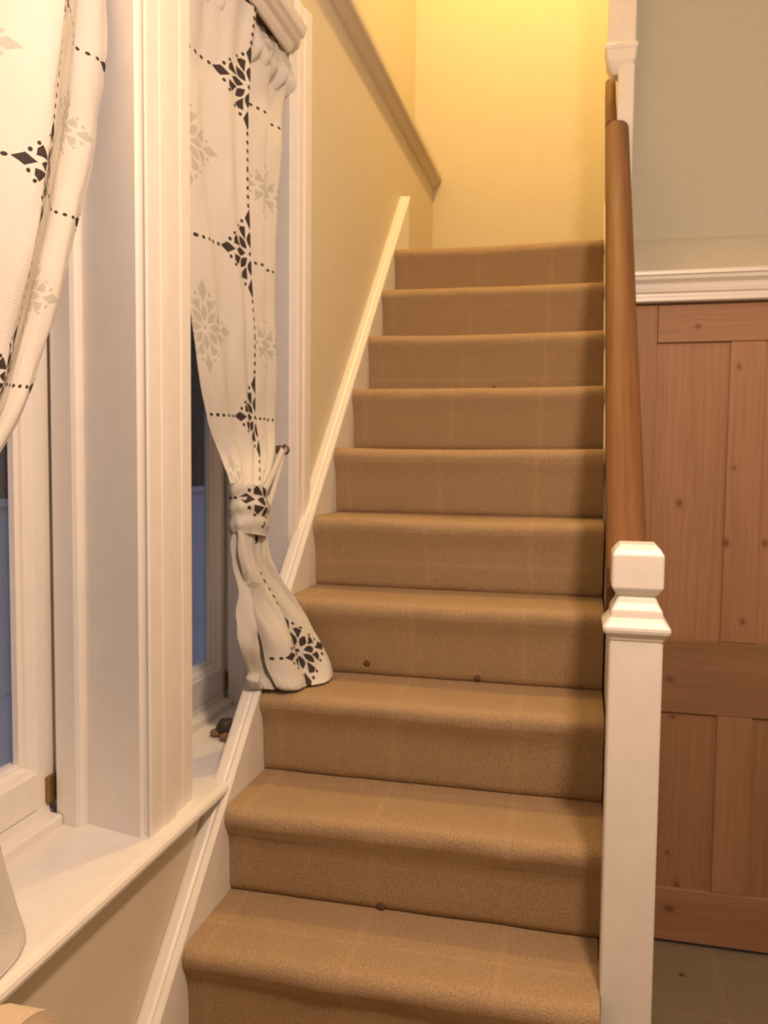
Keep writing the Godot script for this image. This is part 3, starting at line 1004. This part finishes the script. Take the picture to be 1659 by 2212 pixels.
func build_curtains() -> void:
	# --- near curtain, hanging in the first window
	var t := base("curtain")
	tag(t, "white curtain with dark medallion print hanging in the nearest window", "curtain")
	var rows := [
		[w(-0.82, 1.12, -0.76), w(-0.845, 1.12, -1.385), 0.077],
		[w(-0.82, 0.85, -0.77), w(-0.84, 0.83, -1.378), 0.083],
		[w(-0.82, 0.68, -0.78), w(-0.84, 0.68, -1.365), 0.083],
		[w(-0.82, 0.46, -0.79), w(-0.84, 0.465, -1.308), 0.077],
		[w(-0.82, 0.26, -0.80), w(-0.84, 0.262, -1.227), 0.066],
		[w(-0.83, 0.09, -0.81), w(-0.84, 0.089, -1.140), 0.055],
		[w(-0.83, 0.0, -0.82), w(-0.84, 0.0, -1.072), 0.039],
		[w(-0.83, -0.10, -0.83), w(-0.84, -0.10, -0.97), 0.02],
		[w(-0.83, -0.16, -0.84), w(-0.84, -0.16, -0.92), 0.015],
	]
	var prof := pv([[0.0, 0.2], [0.08, 0.7], [0.15, 0.1], [0.22, -0.3], [0.28, 0.3], [0.34, 0.9], [0.42, 1.35], [0.465, 1.45], [0.50, 1.32], [0.60, 0.92], [0.72, 0.44], [0.83, 0.0], [0.88, -0.06], [0.94, 0.08], [1.0, 0.0]])
	put_sheet(drape(rows, prof, 0.56, 0.085, 0.535, 0.37, func(y: float) -> float: return (EYE + 0.105 - y) / 0.29, 7, 0.006, 5), "drape", M.print, t)
	rows = [
		[w(-0.83, -0.15, -0.84), w(-0.84, -0.15, -0.92), 0.02],
		[w(-0.82, -0.30, -0.83), w(-0.82, -0.30, -0.955), 0.03],
		[w(-0.80, -0.50, -0.82), w(-0.80, -0.54, -1.000), 0.035],
		[w(-0.79, -0.66, -0.81), w(-0.79, -0.655, -1.026), 0.035],
		[w(-0.775, -0.69, -0.80), w(-0.775, -0.712, -1.026), 0.03],
		[w(-0.755, -0.705, -0.79), w(-0.762, -0.716, -0.955), 0.01],
	]
	put_sheet(drape(rows, pv([[0.0, 0.0], [0.2, 0.5], [0.4, 0.0], [0.6, 0.4], [0.8, 0.3], [0.93, 0.2], [1.0, 0.0]]), 0.2, 0.03, 0.42, 0.36, func(y: float) -> float: return (EYE - 0.56 - y) / 0.36, 5, 0.003, 6), "tail", M.print, t)
	band(t, Vector3(-0.835, EYE - 0.15, -0.88), 0.040, 0.024, 0.05)
	# --- far curtain
	t = base("curtain")
	tag(t, "white curtain with dark medallion print tied back at the far window", "curtain")
	rows = [
		[w(-0.84, 1.066, -1.60), w(-0.80, 1.066, -2.225), 0.05],
		[w(-0.85, 0.95, -1.60), w(-0.81, 0.95, -2.19), 0.055],
		[w(-0.85, 0.80, -1.61), w(-0.80, 0.80, -2.145), 0.05],
		[w(-0.845, 0.60, -1.64), w(-0.80, 0.60, -2.115), 0.05],
		[w(-0.84, 0.353, -1.712), w(-0.80, 0.353, -2.102), 0.05],
		[w(-0.84, 0.20, -1.748), w(-0.80, 0.20, -2.108), 0.045],
		[w(-0.84, 0.094, -1.797), w(-0.80, 0.094, -2.10), 0.04],
		[w(-0.825, 0.009, -1.835), w(-0.785, 0.009, -2.06), 0.035],
		[w(-0.79, -0.065, -1.815), w(-0.765, -0.07, -1.945), 0.03],
		[w(-0.785, -0.11, -1.795), w(-0.755, -0.11, -1.915), 0.022],
	]
	prof = pv([[0.0, -0.25], [0.06, 0.0], [0.16, 0.3], [0.24, 0.22], [0.32, 0.38], [0.39, 0.62], [0.46, 0.55], [0.52, 0.75], [0.55, 0.55], [0.555, 0.1], [0.57, -0.35], [0.65, -0.1], [0.76, 0.25], [0.80, 0.25], [0.81, -0.1], [0.83, -0.35], [0.90, -0.05], [0.97, 0.15], [1.0, 0.0]])
	put_sheet(drape(rows, prof, 0.44, 0.05, 0.52, 0.40, func(y: float) -> float: return (EYE + 0.10 - y) / 0.385, 7, 0.006, 7), "drape", M.print, t)
	# gathered heading under the pelmet
	rows = [
		[w(-0.835, 1.080, -1.595), w(-0.80, 1.080, -2.13), 0.010],
		[w(-0.828, 1.04, -1.595), w(-0.795, 1.04, -2.19), 0.014],
		[w(-0.828, 1.015, -1.595), w(-0.79, 1.005, -2.20), 0.018],
		[w(-0.856, 0.975, -1.60), w(-0.832, 0.960, -2.19), 0.010],
	]
	var wav := PackedVector2Array()
	var gn := noise(1.0, 2, 44)
	for i in 25:
		wav.append(Vector2((i + 0.35 * gn.get_noise_1d(i * 3.0)) / 24.0, (0.55 if i % 2 == 0 else -0.5) + 0.6 * gn.get_noise_1d(i * 1.7 + 50.0)))
	put_sheet(drape(rows, wav, 0.6, 0.016, 0.1, 8.0, func(_y: float) -> float: return 0.2, 5, 0.006, 12), "gathered_heading", M.cloth_plain, t)
	# tail below the tie: a back fold with its pale lining, and a front fold spilling on to a tread
	rows = [
		[w(-0.780, -0.11, -1.80), w(-0.775, -0.11, -1.87), 0.015],
		[w(-0.785, -0.20, -1.80), w(-0.775, -0.20, -1.87), 0.02],
		[w(-0.782, -0.30, -1.802), w(-0.765, -0.30, -1.90), 0.025],
		[w(-0.778, -0.40, -1.79), w(-0.750, -0.40, -1.93), 0.03],
		[w(-0.772, -0.455, -1.80), w(-0.738, -0.47, -1.93), 0.03],
		[w(-0.768, -0.511, -1.842), w(-0.72, -0.52, -1.905), 0.025],
		[w(-0.764, -0.525, -1.825), w(-0.71, -0.545, -1.885), 0.025],
		[w(-0.760, -0.552, -1.845), w(-0.70, -0.557, -1.870), 0.012],
	]
	put_sheet(drape(rows, pv([[0.0, 0.0], [0.12, 0.5], [0.3, 0.9], [0.45, 0.2], [0.6, -0.3], [0.8, 0.3], [1.0, 0.0]]), 0.1, 0.03, 4.0, 8.0, func(_y: float) -> float: return 0.2, 6, 0.026, 8), "tail_lining", M.cloth_plain, t)
	rows = [
		[w(-0.768, -0.09, -1.79), w(-0.762, -0.09, -1.935), 0.02],
		[w(-0.765, -0.17, -1.792), w(-0.758, -0.17, -1.943), 0.022],
		[w(-0.762, -0.235, -1.798), w(-0.753, -0.245, -1.946), 0.025],
		[w(-0.752, -0.295, -1.817), w(-0.738, -0.315, -1.985), 0.03],
		[w(-0.735, -0.379, -1.838), w(-0.70, -0.399, -2.045), 0.032],
		[w(-0.712, -0.457, -1.852), w(-0.66, -0.486, -2.062), 0.034],
		[w(-0.698, -0.505, -1.850), w(-0.635, -0.530, -2.060), 0.032],
		[w(-0.683, -0.545, -1.848), w(-0.618, -0.553, -2.04), 0.025],
		[w(-0.672, -0.557, -1.862), w(-0.612, -0.560, -1.995), 0.010],
	]
	put_sheet(drape(rows, pv([[0.0, -0.5], [0.04, 0.1], [0.14, 0.5], [0.30, 0.6], [0.40, 0.35], [0.45, -0.15], [0.50, -0.1], [0.58, 0.25], [0.75, 0.55], [0.90, 0.5], [0.97, 0.0], [1.0, -0.6]]), 0.21, 0.034, 0.50, 0.36, func(y: float) -> float: return (EYE - 0.480 - y) / 0.36, 6, 0.016, 9), "tail", M.print, t)
	# tie: a soft band round the waist of the curtain and straps to the hook
	band(t, w(-0.772, -0.128, -1.862), 0.068, 0.036, 0.115)
	var st := strap([w(-0.757, -0.085, -1.925), w(-0.757, -0.04, -1.99), w(-0.762, 0.018, -2.068)], 0.020)
	put_sheet(st, "tie_strap", M.cloth_plain, t)
	st = strap([w(-0.757, -0.150, -1.925), w(-0.756, -0.075, -2.00), w(-0.762, 0.008, -2.072)], 0.016)
	put_sheet(st, "tie_strap", M.cloth_plain, t)
	var hook := base("tieback_hook", w(-0.775, 0.022, -2.075))
	tag(hook, "small brass tieback hook on the casing holding the far curtain", "hook")
	st = tool_new()
	turned_square(st, [[-0.012, 0.003], [-0.010, 0.010, 0.003], [0.010, 0.010, 0.003], [0.012, 0.003]], Vector3(0.002, 0, 0))
	put(st, "back_plate", M.metal, hook)
	st = tool_new()
	var tor := []
	for i in 9:
		var a := PI * i / 8.0
		tor.append(Vector3(0.012 + 0.014 * sin(a), -0.012 * cos(a) - 0.0, 0))
	tube(st, tor, 0.0035)
	put(st, "hook_arm", M.metal, hook)

func tube(st: SurfaceTool, path: Array, r: float) -> void:
	st.set_smooth_group(0)
	for i in path.size() - 1:
		var a: Vector3 = path[i]
		var b: Vector3 = path[i + 1]
		var d := (b - a).normalized()
		var n := d.cross(Vector3(0, 0.31, 1)).normalized()
		var m := d.cross(n)
		for j in 8:
			var p := n * cos(TAU * j / 8) + m * sin(TAU * j / 8)
			var q := n * cos(TAU * (j + 1) / 8) + m * sin(TAU * (j + 1) / 8)
			quad(st, a + p * r, a + q * r, b + q * r, b + p * r, p + q)

func strap(path: Array, width: float) -> SurfaceTool:
	var g := []
	var uv := []
	for i in 9:
		var t := i / 8.0
		var a: Vector3 = path[0]
		var b: Vector3 = path[1]
		var c: Vector3 = path[2]
		var p := a.lerp(b, t).lerp(b.lerp(c, t), t)
		var row := PackedVector3Array()
		var ru := PackedVector2Array()
		for j in 5:
			var s := j / 4.0 - 0.5
			row.append(p + Vector3(0.004 * cos(s * 6.0), s * width, s * width * 0.6))
			ru.append(Vector2(t, s))
		g.append(row)
		uv.append(ru)
	return sheet(g, uv, 0.004)

func band(parent: Node3D, c: Vector3, rz: float, rx: float, h: float) -> void:
	var g := []
	var uv := []
	var nz := noise(1.0, 2, 15)
	for i in 15:
		var t := i / 14.0
		var row := PackedVector3Array()
		var ru := PackedVector2Array()
		for j in 41:
			var a := TAU * j / 40.0
			var bulge := 1.0 + 0.10 * sin(t * PI) + 0.06 * sin(t * 17.0 + 1.5 * cos(a)) + 0.06 * nz.get_noise_2d(cos(a) * 2.0, t * 3.0)
			row.append(c + Vector3(cos(a) * rx * bulge, (0.5 - t) * h + 0.012 * sin(a), sin(a) * rz * bulge))
			ru.append(Vector2(0.57 + 0.80 * (j / 40.0), 0.56 + (t - 0.5) * h / 0.4))
		g.append(row)
		uv.append(ru)
	put_sheet(sheet(g, uv, 0.003), "tie_band", M.print, parent)

# ------------------------------------------------------------------ small things
func build_small_things() -> void:
	# dark lump on the sill behind the string
	var t := base("ornament", Vector3(-0.872, 0.845, -1.965))
	tag(t, "small dark lumpy ornament lying on the white sill behind the stair string", "ornament")
	var st := tool_new()
	blob(st, Vector3(-0.004, 0.026, 0.0), Vector3(0.028, 0.022, 0.025), 3)
	blob(st, Vector3(0.020, 0.022, 0.012), Vector3(0.022, 0.019, 0.019), 4)
	put(st, "dark_body", M.dark, t)
	st = tool_new()
	blob(st, Vector3(-0.028, 0.010, 0.006), Vector3(0.018, 0.011, 0.016), 5)
	blob(st, Vector3(0.014, 0.010, 0.030), Vector3(0.024, 0.011, 0.017), 6)
	put(st, "brown_base", M.bark, t)
	# padded chair in the lower left corner; only the end of its back rail shows
	var c := base("chair", Vector3(-0.62, 0, -0.60))
	tag(c, "cream padded chair with rounded back standing below the window sill", "chair")
	st = tool_new()
	var pr := PackedVector2Array()
	for q: Array in [[-0.19, 0.835, PI / 2, PI], [-0.19, 0.56, PI, 1.5 * PI], [0.13, 0.56, 1.5 * PI, 2.0 * PI], [0.13, 0.835, 0.0, PI / 2]]:
		for i in 9:
			var a: float = lerpf(q[2], q[3], i / 8.0)
			pr.append(Vector2(q[0] + 0.085 * cos(a), q[1] + 0.085 * sin(a)))
	pr.reverse()
	prism(st, pr, 0, -0.035, 0.015)
	var inner := PackedVector2Array()
	for p in pr:
		inner.append(Vector2(p.x * 0.94, 0.70 + (p.y - 0.70) * 0.95))
	prism(st, inner, 0, 0.014, 0.028)
	put(st, "padded_back", M.cream, c)
	st = tool_new()
	slab(st, Vector3(-0.02, 0.42, -0.22), Vector3(0.36, 0.49, 0.18), 0.02)
	put(st, "seat", M.cream, c)
	for q: Array in [[-0.015, -0.21, 0.5], [-0.015, 0.14, 0.5], [0.32, -0.21, 0.43], [0.32, 0.14, 0.43]]:
		st = tool_new()
		slab(st, Vector3(q[0], 0.0, q[1]), Vector3(q[0] + 0.03, q[2], q[1] + 0.03), 0.003)
		put(st, "leg", M.bark, c)

func blob(st: SurfaceTool, c: Vector3, r: Vector3, sd: int) -> void:
	st.set_smooth_group(0)
	var n := noise(1.0, 2, sd)
	var f := func(i: int, j: int) -> Vector3:
		var a := PI * i / 10.0
		var b := TAU * (j % 16) / 16.0
		var d := Vector3(sin(a) * cos(b), cos(a), sin(a) * sin(b))
		return c + d * r * (1.0 + 0.35 * n.get_noise_3dv(d * 2.0))
	for i in 10:
		for j in 16:
			var m: Vector3 = f.call(i, j)
			quad(st, f.call(i, j), f.call(i, j + 1), f.call(i + 1, j + 1), f.call(i + 1, j), f.call(i + 1, j) + m - c * 2.0)
